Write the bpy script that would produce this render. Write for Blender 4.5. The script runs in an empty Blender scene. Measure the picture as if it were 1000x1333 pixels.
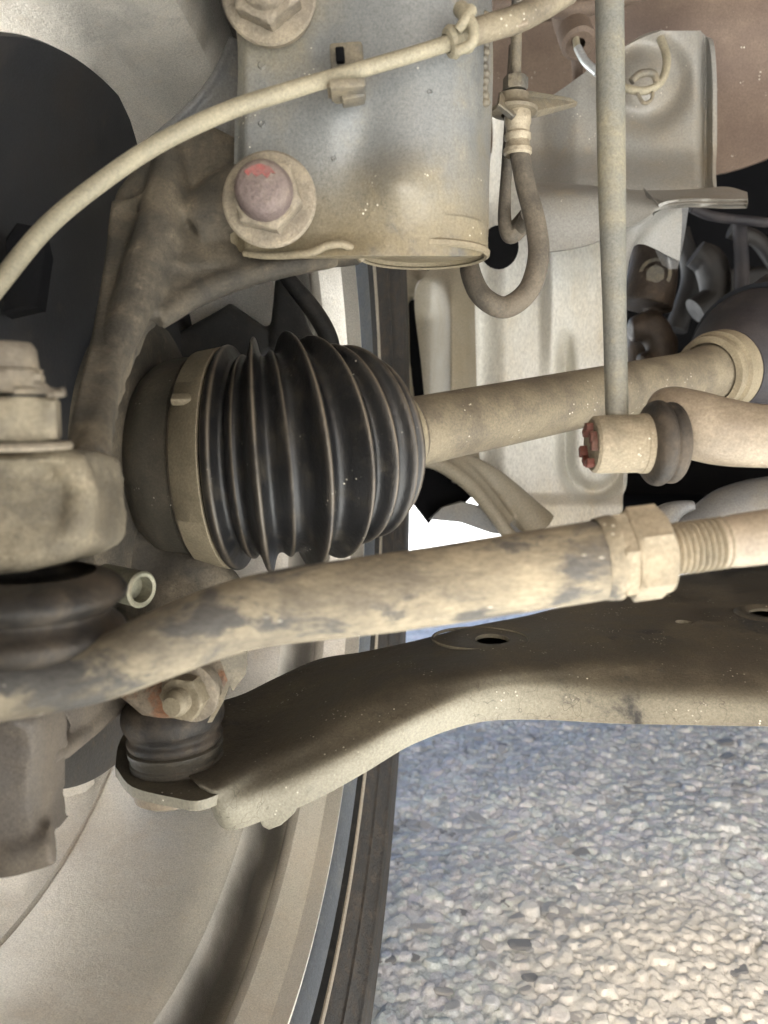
import bpy, bmesh, math, random
import numpy as np
from mathutils import Vector, Matrix
from mathutils.geometry import tessellate_polygon
random.seed(4); rng = np.random.default_rng(4)
R = math.radians; PI = math.pi
S = bpy.context.scene; COL = S.collection
# ------------------------------------------------------------------ camera, world, sun, exposure
CAM_H = .33; PITCH = .1236; F = 1046.0; PW, PH = 1000, 1333
cam = bpy.data.cameras.new('camera'); co = bpy.data.objects.new('camera', cam); COL.objects.link(co)
co.location = (0, 0, CAM_H); co.rotation_euler = (PI/2 - PITCH, 0, 0)
cam.sensor_fit = 'VERTICAL'; cam.sensor_height = 24; cam.sensor_width = 18
cam.lens = 24*F/PH; cam.clip_start = .01; cam.clip_end = 400
cam.dof.use_dof = True; cam.dof.focus_distance = .37; cam.dof.aperture_fstop = 8.5
S.camera = co
S.render.resolution_x = 768; S.render.resolution_y = 1024
SUN_EL, SUN_AZ = R(40), R(192)          # azimuth measured from +Y towards +X
w = bpy.data.worlds.new('World'); S.world = w; w.use_nodes = True
nt = w.node_tree; sky = nt.nodes.new('ShaderNodeTexSky'); sky.sky_type = 'NISHITA'; sky.sun_disc = False
sky.sun_elevation = SUN_EL; sky.sun_rotation = SUN_AZ; sky.dust_density = 6; sky.ozone_density = .6
bgn = nt.nodes['Background']; bgn.inputs[1].default_value = .05
nt.links.new(sky.outputs[0], bgn.inputs[0])
sl = bpy.data.lights.new('sun', 'SUN'); so = bpy.data.objects.new('sun', sl); COL.objects.link(so)
sl.energy = 5.0; sl.angle = R(.5); sl.color = (1, .95, .86)
sd = Vector((math.sin(SUN_AZ)*math.cos(SUN_EL), math.cos(SUN_AZ)*math.cos(SUN_EL), math.sin(SUN_EL)))
so.rotation_euler = sd.to_track_quat('Z', 'Y').to_euler()
S.view_settings.view_transform = 'Standard'; S.view_settings.look = 'None'
S.view_settings.exposure = 3.2; S.view_settings.gamma = 1
S.render.engine = 'CYCLES'; S.cycles.max_bounces = 8; S.cycles.diffuse_bounces = 5
# ------------------------------------------------------------------ helpers
cp, sp_ = math.cos(PITCH), math.sin(PITCH)
def W(px, py, d):                                # a point of the place from its bearing and its distance in metres
    x = (px-500)/F*d; u = -(py-666.5)/F*d
    return Vector((x, d*cp+u*sp_, CAM_H - d*sp_ + u*cp))
def WZ(px, py, z):                               # same, from its bearing and its height
    k = -(py-666.5)/F
    d = (z-CAM_H)/(k*cp - sp_)
    return W(px, py, d)
LOC = {}
def thing(name, label, cat, loc, group=None, kind=None):
    o = bpy.data.objects.new(name, None); COL.objects.link(o); o.empty_display_size = .01
    o.location = loc; LOC[o.name] = Vector(loc)
    o['label'] = label
    if cat: o['category'] = cat
    if group: o['group'] = group
    return o
def link(name, me, mat, parent=None, label=None, smooth=True, kind=None, sharp=38):
    if mat: me.materials.clear(); me.materials.append(mat)
    o = bpy.data.objects.new(name, me); COL.objects.link(o)
    if parent is not None:
        off = LOC[parent.name]
        me.transform(Matrix.Translation(-off)); o.parent = parent; LOC[o.name] = off
    else: LOC[o.name] = Vector((0, 0, 0))
    if smooth:
        for p in me.polygons: p.use_smooth = True
        me.set_sharp_from_angle(angle=R(sharp))
    if label: o['label'] = label
    if kind: o['kind'] = kind
    return o
def tag(o, label, cat, group=None):
    o['label'] = label; o['category'] = cat
    if group: o['group'] = group
    return o
def tomesh(bm, name='m'):
    me = bpy.data.meshes.new(name); bm.normal_update(); bm.to_mesh(me); bm.free(); return me
def frame(axis, up=None):
    a = Vector(axis).normalized(); u = Vector(up) if up else (Vector((0, 0, 1)) if abs(a.z) < .9 else Vector((0, -1, 0)))
    e1 = (u - a*u.dot(a)).normalized(); e2 = a.cross(e1)
    return a, e1, e2
def lathe(bm, o, axis, prof, n=64, sides=None, up=None, a0=0, a1=2*PI, close=True):
    """profile of (t, r) turned about the axis; closed at r=0"""
    a, e1, e2 = frame(axis, up); o = Vector(o); rings = []
    full = abs(a1-a0-2*PI) < 1e-6
    m = n if full else n+1
    for t, r in prof:
        if r <= 1e-7: rings.append([bm.verts.new(o+a*t)]); continue
        rings.append([bm.verts.new(o+a*t+(e1*math.cos(a0+(a1-a0)*k/n)+e2*math.sin(a0+(a1-a0)*k/n))*r) for k in range(m)])
    for A, B in zip(rings, rings[1:]):
        L = n
        for k in range(L):
            k2 = (k+1) % m
            try:
                if len(A) == 1 and len(B) == 1: continue
                if len(A) == 1: bm.faces.new((A[0], B[k], B[k2]))
                elif len(B) == 1: bm.faces.new((A[k], B[0], A[k2]))
                else: bm.faces.new((A[k], B[k], B[k2], A[k2]))
            except ValueError: pass
    return bm
def recalc(bm): bmesh.ops.recalc_face_normals(bm, faces=bm.faces[:]); return bm
def cr(P, n):                                    # Catmull-Rom through rows of numbers, n steps per span
    P = np.asarray(P, float); Q = np.vstack([2*P[:1]-P[1:2], P, 2*P[-1:]-P[-2:-1]]); out = []
    for i in range(1, len(Q)-2):
        for k in range(n):
            t = k/n
            out.append(.5*((2*Q[i])+(-Q[i-1]+Q[i+1])*t+(2*Q[i-1]-5*Q[i]+4*Q[i+1]-Q[i+2])*t*t+(-Q[i-1]+3*Q[i]-3*Q[i+1]+Q[i+2])*t**3))
    out.append(Q[-2]); return np.array(out)
def tube(bm, pts, n=24, step=8, flat=1.0, up=None, caps=True):
    """pts: (px, py, d, r) swept with a smooth path and a changing radius"""
    C = np.array([list(W(p[0], p[1], p[2]))+[p[3]] for p in pts]); C = cr(C, step) if len(pts) > 2 else cr(C, 1)
    return sweep(bm, C, n, flat, up, caps)
def sweep(bm, C, n=24, flat=1.0, up=None, caps=True):
    P = [Vector(c[:3]) for c in C]; rr = [c[3] for c in C]; rings = []; prev = None
    for i, p in enumerate(P):
        t = (P[min(i+1, len(P)-1)]-P[max(i-1, 0)]).normalized()
        if prev is None: a, e1, e2 = frame(t, up)
        else:
            e1 = (prev - t*prev.dot(t)).normalized(); e2 = t.cross(e1)
        prev = e1
        rings.append([bm.verts.new(p+(e1*math.cos(2*PI*k/n)+e2*math.sin(2*PI*k/n)*flat)*rr[i]) for k in range(n)])
    for A, B in zip(rings, rings[1:]):
        for k in range(n): bm.faces.new((A[k], B[k], B[(k+1) % n], A[(k+1) % n]))
    if caps: bm.faces.new(rings[0][::-1]); bm.faces.new(rings[-1])
    return bm
def slab(bm, poly, thick, bev=0):
    """outline of (px, py, d), real thickness going back"""
    A = [W(*p) for p in poly]; B = [p+Vector((0, cp, -sp_))*thick for p in A]
    if bev:
        c = sum(A, Vector())/len(A)
        A0 = [c+(p-c)*(1-bev/max((p-c).length, .004)) - Vector((0, cp, -sp_))*bev for p in A]
        va = [bm.verts.new(p) for p in A0]
        vm = [bm.verts.new(p) for p in A]; vb = [bm.verts.new(p) for p in B]; n = len(A)
        for k in range(n):
            bm.faces.new((va[k], vm[k], vm[(k+1) % n], va[(k+1) % n])); bm.faces.new((vm[k], vb[k], vb[(k+1) % n], vm[(k+1) % n]))
    else:
        va = [bm.verts.new(p) for p in A]; vb = [bm.verts.new(p) for p in B]; n = len(A)
        for k in range(n): bm.faces.new((va[k], vb[k], vb[(k+1) % n], va[(k+1) % n]))
    for t in tessellate_polygon([[Vector((p[0], p[1], 0)) for p in poly]]):
        for q in (va, vb):
            try: bm.faces.new([q[i] for i in t])
            except ValueError: pass
    return bm
def inn(x, y, d, t=.011):
    k = (d+t)/d; return (500+(x-500)*k, 666.5+(y-666.5)*k, d)
def ball(bm, c, r, s=(1, 1, 1), seg=20):
    bmesh.ops.create_uvsphere(bm, u_segments=seg, v_segments=seg//2, radius=r, matrix=Matrix.Translation(Vector(c)) @ Matrix.Diagonal((*s, 1))); return bm
def box(bm, c, size, rot=None, bev=.0008):
    M_ = Matrix.Translation(Vector(c)) @ (rot or Matrix()) @ Matrix.Diagonal((*size, 1))
    g = bmesh.ops.create_cube(bm, size=1, matrix=M_)
    if bev:
        es = list({e for v in g['verts'] for e in v.link_edges})
        bmesh.ops.bevel(bm, geom=es, offset=bev, segments=2, affect='EDGES', profile=.5)
    return bm
def prism(bm, o, axis, L, r, sides=6, cham=.12, ang=0, up=None, hole=0):
    """hexagonal nut or bolt head with turned chamfers"""
    a, e1, e2 = frame(axis, up); o = Vector(o); n = sides*6
    def rad(k, lim):
        th = 2*PI*k/n; m = (th % (2*PI/sides))-PI/sides
        return min(r*math.cos(PI/sides)/math.cos(m), lim)
    rings = []
    c = cham*r; H = r*math.cos(PI/sides)
    for t, lim in ((0, H*.97), (0, H*1.0), (c*.5, r*1.0), (L-c*.5, r*1.0), (L, H*1.0), (L, H*.8)):
        rings.append([bm.verts.new(o+a*t+(e1*math.cos(2*PI*k/n+ang)+e2*math.sin(2*PI*k/n+ang))*rad(k, lim)) for k in range(n)])
    for A, B in zip(rings, rings[1:]):
        for k in range(n): bm.faces.new((A[k], B[k], B[(k+1) % n], A[(k+1) % n]))
    bm.faces.new(rings[0][::-1]); bm.faces.new(rings[-1]); return bm
def remeshed(bm, voxel=.0012, smooth=8, name='m', disp=0):
    me = tomesh(recalc(bm)); o = bpy.data.objects.new('tmp', me); COL.objects.link(o)
    m = o.modifiers.new('r', 'REMESH'); m.mode = 'VOXEL'; m.voxel_size = voxel
    if smooth:
        s = o.modifiers.new('s', 'SMOOTH'); s.iterations = smooth; s.factor = .5
    if disp:
        tx = bpy.data.textures.new('c', 'CLOUDS'); tx.noise_scale = .012; tx.noise_depth = 3
        dm = o.modifiers.new('d', 'DISPLACE'); dm.texture = tx; dm.strength = disp; dm.texture_coords = 'GLOBAL'
    dg = bpy.context.evaluated_depsgraph_get(); r_ = bpy.data.meshes.new_from_object(o.evaluated_get(dg))
    bpy.data.objects.remove(o); r_.name = name; return r_
def patch(grid, n=6, thick=.002, closed=False, conv=W, away=True):
    """sheet through a grid of (px, py, d) control points, solidified; faces turned to the light side"""
    G = np.array([[list(conv(*p)) for p in row] for row in grid])
    if closed: G = np.concatenate([G, G[:, :1]], 1)
    A = np.stack([cr(G[:, j], n) for j in range(G.shape[1])], 1)
    B = np.stack([cr(A[i], n) for i in range(A.shape[0])], 0)
    return sheet(B, thick, closed)
def sheet(B, thick, closed=False):
    bm = bmesh.new(); r, c = B.shape[:2]
    if closed: B = B[:, :-1]; c -= 1
    V = [[bm.verts.new(B[i, j]) for j in range(c)] for i in range(r)]
    for i in range(r-1):
        for j in range(c if closed else c-1):
            bm.faces.new((V[i][j], V[i+1][j], V[i+1][(j+1) % c], V[i][(j+1) % c]))
    bm.normal_update()
    if closed:
        bm.faces.new([V[0][j] for j in range(c)]); bm.faces.new([V[-1][j] for j in range(c)][::-1]); recalc(bm)
        return bm
    f = bm.faces[:]; k = sum(((Vector((0, 0, CAM_H))-q.calc_center_median()).normalized()).dot(q.normal)*q.calc_area() for q in f)
    if k < 0: bmesh.ops.reverse_faces(bm, faces=f)
    bm.normal_update()
    if thick: bmesh.ops.solidify(bm, geom=bm.faces[:], thickness=thick)
    return bm
def rows_relief(rows, dfun, nx=60, ny=60, thick=.002):
    """sheet whose outline is given row by row (py, left px, right px) and whose distance is dfun(px, py)"""
    T = cr(rows, 8); ys = np.linspace(0, len(T)-1, ny); B = np.zeros((ny, nx, 3))
    for i, s in enumerate(ys):
        a = T[int(s)]; b = T[min(int(s)+1, len(T)-1)]; v = a+(b-a)*(s-int(s))
        for j in range(nx):
            px = v[1]+(v[2]-v[1])*j/(nx-1); B[i, j] = W(px, v[0], dfun(px, v[0]))
    return sheet(B, thick)
def cut(me, cutters):
    o = bpy.data.objects.new('t', me); COL.objects.link(o); cs = []
    for bmc in cutters:
        c = bpy.data.objects.new('c', tomesh(recalc(bmc))); COL.objects.link(c); cs.append(c)
        m = o.modifiers.new('b', 'BOOLEAN'); m.operation = 'DIFFERENCE'; m.object = c; m.solver = 'EXACT'
    dg = bpy.context.evaluated_depsgraph_get(); r_ = bpy.data.meshes.new_from_object(o.evaluated_get(dg))
    for c in cs+[o]: bpy.data.objects.remove(c)
    return r_
# ------------------------------------------------------------------ materials
def mat(name, base, dust=(.36, .30, .20), amt=.5, rough=.65, metal=0., scale=40, bump=.5, dark=None, damt=0., dscale=18,
        speck=0., rust=0., stretch=None, fine=900, spec=.4, hair=0., hcol=(.72, .68, .6), ridge=None, coat=0., low=None, front=None, k=.66):
    base = tuple(c*k for c in base); dust = tuple(c*k for c in dust)
    if front: front = tuple(c*k for c in front)
    if low: low = (low[0], low[1], tuple(c*k for c in low[2]))
    m = bpy.data.materials.new(name); m.use_nodes = True; n = m.node_tree.nodes; l = m.node_tree.links
    b = n['Principled BSDF']; tc = n.new('ShaderNodeTexCoord'); mp = n.new('ShaderNodeMapping')
    l.new(tc.outputs['Object'], mp.inputs[0]); vec = mp.outputs[0]
    if stretch: mp.inputs['Scale'].default_value = stretch
    def noise(s, det=6, ro=.6, dist=0):
        x = n.new('ShaderNodeTexNoise'); x.inputs['Scale'].default_value = s; x.inputs['Detail'].default_value = det
        x.inputs['Roughness'].default_value = ro; x.inputs['Distortion'].default_value = dist; l.new(vec, x.inputs['Vector']); return x.outputs[0]
    def ramp(src, a, c):
        x = n.new('ShaderNodeMapRange'); x.inputs[1].default_value = a; x.inputs[2].default_value = c; x.interpolation_type = 'SMOOTHSTEP'
        l.new(src, x.inputs[0]); return x.outputs[0]
    def mix(fac, c1, c2):
        x = n.new('ShaderNodeMix'); x.data_type = 'RGBA'
        if isinstance(fac, float): x.inputs[0].default_value = fac
        else: l.new(fac, x.inputs[0])
        for i, c in ((6, c1), (7, c2)):
            if isinstance(c, tuple): x.inputs[i].default_value = (*c, 1)
            else: l.new(c, x.inputs[i])
        return x.outputs[2]
    f1 = ramp(noise(scale, 8, .65), .62-amt*.5, .95-amt*.5)
    col = mix(f1, base, dust)
    if low:
        sx = n.new('ShaderNodeSeparateXYZ'); l.new(vec, sx.inputs[0]); la = n.new('ShaderNodeMath'); la.operation = 'MULTIPLY_ADD'; l.new(noise(25, 5), la.inputs[0]); la.inputs[1].default_value = .04; l.new(sx.outputs[2], la.inputs[2])
        lr = n.new('ShaderNodeMapRange'); lr.interpolation_type = 'SMOOTHSTEP'; lr.inputs[1].default_value = low[1]; lr.inputs[2].default_value = low[0]; lr.inputs[4].default_value = .85; l.new(la.outputs[0], lr.inputs[0]); col = mix(lr.outputs[0], col, low[2])
    if front:  # light painted by facing: upright faces get the paler tone, tops stay dark
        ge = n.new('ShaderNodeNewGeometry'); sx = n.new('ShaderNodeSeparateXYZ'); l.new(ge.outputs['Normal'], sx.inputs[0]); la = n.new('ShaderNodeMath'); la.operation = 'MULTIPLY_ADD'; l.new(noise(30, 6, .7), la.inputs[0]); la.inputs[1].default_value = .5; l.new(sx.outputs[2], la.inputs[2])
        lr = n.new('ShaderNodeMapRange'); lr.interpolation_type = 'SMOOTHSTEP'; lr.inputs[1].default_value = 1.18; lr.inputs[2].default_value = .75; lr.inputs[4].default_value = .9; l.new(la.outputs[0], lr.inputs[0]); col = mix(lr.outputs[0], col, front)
    dv = tuple(min(1, c*1.35) for c in dust)
    col = mix(ramp(noise(scale*4, 5, .7), .58, .8), col, mix(.5, col, dv))
    col = mix(ramp(noise(scale*.35, 4, .6), .5, .75), col, mix(.35, col, tuple(c*.45 for c in base)))
    if rust: col = mix(ramp(noise(scale*.6, 7, .7), .72-rust*.3, .85-rust*.3), col, (.17, .075, .035))
    if dark: col = mix(ramp(noise(dscale, 7, .65, .4), .66-damt*.3, .78-damt*.3), col, dark)
    gn = n.new('ShaderNodeMapRange'); l.new(noise(fine, 3, .8), gn.inputs[0]); gn.inputs[1].default_value = .3; gn.inputs[2].default_value = .7; gn.inputs[3].default_value = .74; gn.inputs[4].default_value = 1.22
    gm = n.new('ShaderNodeVectorMath'); gm.operation = 'SCALE'; l.new(col, gm.inputs[0]); l.new(gn.outputs[0], gm.inputs['Scale']); col = gm.outputs[0]
    if speck:
        v = n.new('ShaderNodeTexVoronoi'); v.inputs['Scale'].default_value = 420; l.new(vec, v.inputs['Vector'])
        thin = n.new('ShaderNodeMath'); thin.operation = 'MULTIPLY'
        l.new(ramp(v.outputs['Distance'], .22, .08), thin.inputs[0]); l.new(ramp(noise(70, 3), .62-speck*.2, .7), thin.inputs[1])
        col = mix(thin.outputs[0], col, (.75, .70, .58))
    if hair:
        v = n.new('ShaderNodeTexVoronoi'); v.feature = 'DISTANCE_TO_EDGE'; v.inputs['Scale'].default_value = 60
        nz = n.new('ShaderNodeTexNoise'); nz.inputs['Scale'].default_value = 45; nz.inputs['Detail'].default_value = 3; l.new(vec, nz.inputs['Vector'])
        vm = n.new('ShaderNodeVectorMath'); vm.operation = 'MULTIPLY_ADD'; l.new(nz.outputs[1], vm.inputs[0]); vm.inputs[1].default_value = (.05,)*3; l.new(vec, vm.inputs[2])
        l.new(vm.outputs[0], v.inputs['Vector'])
        th = n.new('ShaderNodeMath'); th.operation = 'MULTIPLY'; l.new(ramp(v.outputs['Distance'], .012, .004), th.inputs[0]); l.new(ramp(noise(30, 3), .5, .6), th.inputs[1])
        h2 = n.new('ShaderNodeMath'); h2.operation = 'MULTIPLY'; l.new(th.outputs[0], h2.inputs[0]); h2.inputs[1].default_value = hair
        col = mix(h2.outputs[0], col, hcol)
    if ridge:
        ge = n.new('ShaderNodeNewGeometry'); pt = ramp(ge.outputs['Pointiness'], .505, .56); th = n.new('ShaderNodeMath'); th.operation = 'MULTIPLY'; l.new(pt, th.inputs[0]); l.new(ramp(noise(60, 5, .7), .25, .55), th.inputs[1]); col = mix(th.outputs[0], col, ridge)
    l.new(col, b.inputs['Base Color'])
    rr = n.new('ShaderNodeMapRange'); l.new(f1, rr.inputs[0]); rr.inputs[3].default_value = rough; rr.inputs[4].default_value = min(1, rough+.2)
    l.new(rr.outputs[0], b.inputs['Roughness'])
    if metal:
        mm = n.new('ShaderNodeMapRange'); l.new(f1, mm.inputs[0]); mm.inputs[3].default_value = metal; mm.inputs[4].default_value = metal*.35
        l.new(mm.outputs[0], b.inputs['Metallic'])
    b.inputs['Specular IOR Level'].default_value = spec
    if coat: b.inputs['Coat Weight'].default_value = coat; b.inputs['Coat Roughness'].default_value = .25
    if bump:
        ad = n.new('ShaderNodeMath'); ad.operation = 'MULTIPLY_ADD'; l.new(noise(fine, 4, .7), ad.inputs[0]); ad.inputs[1].default_value = .35
        l.new(noise(scale*3, 6, .65), ad.inputs[2])
        bp = n.new('ShaderNodeBump'); bp.inputs['Strength'].default_value = bump; bp.inputs['Distance'].default_value = .0013
        l.new(ad.outputs[0], bp.inputs['Height']); l.new(bp.outputs[0], b.inputs['Normal'])
    return m
TAN = (.40, .335, .235)
M = dict(
 rod=mat('dusty rod steel', (.17, .145, .10), TAN, .72, .6, 0, 45, .6, (.035, .034, .033), .22, 26, speck=.3),
 tube=mat('tie rod flaking paint', (.15, .125, .09), (.38, .32, .22), .6, .6, 0, 50, .7, (.065, .06, .053), .58, 80, speck=.2, stretch=(.45, 1, 1)),
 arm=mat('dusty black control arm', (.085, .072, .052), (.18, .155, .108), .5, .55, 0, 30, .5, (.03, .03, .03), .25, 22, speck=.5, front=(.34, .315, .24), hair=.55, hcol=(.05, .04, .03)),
 cast=mat('grimy cast iron', (.065, .056, .043), (.24, .195, .135), .46, .7, 0, 30, 1.0, (.025, .024, .022), .2, 20, rust=.22),
 castl=mat('dusty machined casting', (.17, .145, .105), (.38, .32, .22), .62, .6, 0, 45, .9, rust=.12),
 castr=mat('rusty lower casting', (.15, .12, .09), (.30, .24, .165), .55, .65, 0, 60, 1.1, rust=.75),
 strut=mat('grey painted strut', (.24, .245, .24), (.36, .31, .21), .42, .42, 0, 16, .4, (.07, .08, .09), .42, 9, speck=.15, coat=.1, low=(.015, .06, (.30, .235, .13))),
 bolt=mat('dull zinc bolt', (.26, .22, .17), (.44, .37, .27), .6, .55, .3, 60, .6),
 stud=mat('purple grey bolt end', (.23, .175, .16), (.34, .27, .22), .4, .55, .2, 90, .7),
 paint=mat('red paint mark', (.36, .09, .08), (.26, .17, .15), .6, .6, 0, 200, .6),
 boot=mat('dusty black rubber', (.012, .012, .013), (.05, .042, .03), .3, .40, 0, 90, .3, spec=.5, speck=.1, ridge=(.15, .12, .085)),
 rub=mat('brown black rubber', (.018, .016, .014), (.11, .085, .06), .55, .55, 0, 60, .6),
 cup=mat('dusty joint cup', (.06, .053, .04), (.12, .10, .072), .45, .5, 0, 30, .4, speck=.2),
 band=mat('tan dusty clamp', (.27, .225, .15), (.36, .30, .20), .6, .5, .1, 40, .35),
 shaft=mat('dusty drive shaft', (.17, .14, .10), (.28, .235, .16), .6, .55, 0, 60, .4, speck=.35),
 rim=mat('worn aluminium rim', (.80, .76, .69), (.68, .61, .51), .42, .32, .6, 22, .6, speck=.8, hair=.5, fine=1400, k=1),
 lip=mat('grey rim lip', (.10, .11, .125), (.18, .18, .17), .3, .5, .0, 60, .4),
 tyre=mat('brown dusty tyre', (.03, .027, .024), (.085, .066, .05), .45, .7, 0, 150, .8),
 tyred=mat('dark tyre bead', (.014, .013, .012), (.06, .05, .04), .3, .6, 0, 60, .6),
 line=mat('tan bead edge', (.38, .33, .26), (.42, .36, .28), .5, .5, 0, 80, .3),
 shield=mat('dark backing plate', (.016, .017, .020), (.05, .041, .033), .36, .6, 0, 14, .3),
 disc=mat('dark brake disc', (.12, .115, .11), (.20, .16, .12), .4, .45, .5, 40, .3, rust=.15),
 cal=mat('brown grey caliper', (.13, .11, .092), (.22, .18, .135), .5, .6, .1, 26, .4, (.10, .095, .09), .2, 12),
 cable=mat('cream sensor cable', (.34, .30, .21), (.42, .37, .26), .5, .55, 0, 60, .4),
 clip=mat('grimy clip', (.15, .14, .12), (.30, .25, .17), .6, .5, .2, 60, .6),
 hose=mat('grey rubber hose', (.12, .105, .085), (.24, .20, .15), .6, .65, 0, 60, .6),
 brass=mat('pale hose ferrule', (.50, .42, .30), (.56, .48, .35), .5, .4, .35, 90, .5),
 link=mat('pale grey link rod', (.24, .24, .215), (.36, .32, .22), .5, .5, .1, 30, .35, (.2, .21, .22), .15, 30),
 redr=mat('red brown joint insert', (.16, .045, .03), (.12, .07, .05), .4, .6, 0, 120, .8),
 bar=mat('dusty sway bar', (.25, .20, .145), (.40, .33, .24), .6, .42, 0, 40, .35, speck=.2, coat=.1),
 cream=mat('cream body paint', (.70, .69, .64), (.56, .49, .36), .42, .42, 0, 9, .3, k=1, speck=.1, coat=.15, stretch=(1, 1, .35)),
 creamd=mat('dusty cream body paint', (.42, .37, .28), (.38, .32, .22), .5, .5, 0, 12, .3),
 greyp=mat('grey primer panel', (.30, .29, .265), (.34, .28, .20), .4, .4, 0, 9, .3, speck=.08, coat=.15),
 liner=mat('brown arch liner', (.15, .10, .075), (.25, .18, .13), .5, .6, 0, 9, .4, speck=.15),
 liner2=mat('grey brown arch liner', (.13, .09, .065), (.20, .145, .105), .5, .65, 0, 9, .4),
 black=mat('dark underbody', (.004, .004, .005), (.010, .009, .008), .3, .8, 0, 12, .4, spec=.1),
 blue=mat('blue black boot', (.008, .011, .018), (.02, .022, .028), .4, .45, 0, 20, .4),
 blue2=mat('grey violet boot', (.025, .023, .028), (.07, .06, .06), .5, .6, 0, 30, .4),
 dim=mat('dim oily metal', (.014, .013, .013), (.035, .03, .026), .4, .5, 0, 40, .6),
 trans=mat('oily gearbox casting', (.06, .045, .035), (.14, .10, .07), .4, .5, .2, 40, .8),
 silver=mat('dusty silver casting', (.24, .24, .24), (.30, .27, .22), .4, .45, .2, 24, .4),
 green=mat('olive zinc sleeve', (.24, .235, .17), (.33, .29, .20), .4, .4, .4, 60, .3),
 wire=mat('bright metal wire', (.62, .65, .66), (.4, .36, .3), .2, .3, .6, 60, .2),
 stone=mat('blue grey stone', (.44, .47, .51), (.56, .58, .59), .45, .6, 0, 60, .8, fine=1200, k=1),
 stonep=mat('pale stone', (.54, .55, .56), (.60, .59, .56), .45, .6, 0, 60, .8, fine=1200, k=1),
 stoned=mat('mid stone', (.44, .46, .49), (.54, .55, .55), .4, .6, 0, 60, .8, fine=1200),
)
def ground_mat():
    m = mat('gritty concrete', (.43, .47, .51), (.60, .63, .65), .5, .75, 0, 30, .9, fine=700, k=1)
    n = m.node_tree.nodes; l = m.node_tree.links; b = n['Principled BSDF']; src = b.inputs['Base Color'].links[0].from_socket
    tc = [x for x in n if x.type == 'TEX_COORD'][0]
    v = n.new('ShaderNodeTexVoronoi'); v.inputs['Scale'].default_value = 130; l.new(tc.outputs['Object'], v.inputs['Vector'])
    mx = n.new('ShaderNodeMix'); mx.data_type = 'RGBA'; mx.blend_type = 'OVERLAY'; mx.inputs[0].default_value = .35; l.new(src, mx.inputs[6])
    hs = n.new('ShaderNodeHueSaturation'); hs.inputs['Saturation'].default_value = .12; l.new(v.outputs['Color'], hs.inputs['Color']); l.new(hs.outputs[0], mx.inputs[7])
    # sunlit patch painted into the ground colour as a paler tan
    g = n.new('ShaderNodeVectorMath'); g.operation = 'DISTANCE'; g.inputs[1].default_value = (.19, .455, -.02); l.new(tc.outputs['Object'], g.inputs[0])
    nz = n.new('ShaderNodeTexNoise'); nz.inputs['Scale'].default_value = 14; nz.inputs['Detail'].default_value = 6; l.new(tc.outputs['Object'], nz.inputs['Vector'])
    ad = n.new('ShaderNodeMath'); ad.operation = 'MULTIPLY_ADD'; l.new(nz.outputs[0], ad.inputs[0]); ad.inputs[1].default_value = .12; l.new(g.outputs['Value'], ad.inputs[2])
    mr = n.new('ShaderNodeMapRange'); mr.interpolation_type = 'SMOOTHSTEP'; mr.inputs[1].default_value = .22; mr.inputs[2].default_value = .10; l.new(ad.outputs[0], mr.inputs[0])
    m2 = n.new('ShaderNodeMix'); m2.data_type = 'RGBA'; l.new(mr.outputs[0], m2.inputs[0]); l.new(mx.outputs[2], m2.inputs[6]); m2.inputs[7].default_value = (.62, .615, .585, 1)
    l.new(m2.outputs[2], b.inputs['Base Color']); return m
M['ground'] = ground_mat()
def groove_reflection():  # dark reflection painted into the rim colour as a streak along the channel
    m = M['rim']; n = m.node_tree.nodes; l = m.node_tree.links; b = n['Principled BSDF']; src = b.inputs['Base Color'].links[0].from_socket
    tc = [x for x in n if x.type == 'TEX_COORD'][0]; th = -.119; z = .2934+.02
    d = n.new('ShaderNodeVectorMath'); d.operation = 'DOT_PRODUCT'; l.new(tc.outputs['Object'], d.inputs[0]); d.inputs[1].default_value = (math.cos(th), math.sin(th), 0)
    nz = n.new('ShaderNodeTexNoise'); nz.inputs['Scale'].default_value = 18; nz.inputs['Detail'].default_value = 5; l.new(tc.outputs['Object'], nz.inputs['Vector'])
    a = n.new('ShaderNodeMath'); a.operation = 'MULTIPLY_ADD'; l.new(nz.outputs[0], a.inputs[0]); a.inputs[1].default_value = .012; l.new(d.outputs['Value'], a.inputs[2])
    c = n.new('ShaderNodeMath'); c.operation = 'ADD'; c.inputs[1].default_value = .0305; l.new(a.outputs[0], c.inputs[0])
    e = n.new('ShaderNodeMath'); e.operation = 'ABSOLUTE'; l.new(c.outputs[0], e.inputs[0])
    mr = n.new('ShaderNodeMapRange'); mr.interpolation_type = 'SMOOTHERSTEP'; mr.inputs[1].default_value = .013; mr.inputs[2].default_value = .001; mr.inputs[4].default_value = .85; l.new(e.outputs[0], mr.inputs[0])
    x = n.new('ShaderNodeMix'); x.data_type = 'RGBA'; l.new(mr.outputs[0], x.inputs[0]); l.new(src, x.inputs[6]); x.inputs[7].default_value = (.035, .032, .03, 1); l.new(x.outputs[2], b.inputs['Base Color'])
groove_reflection()
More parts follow.
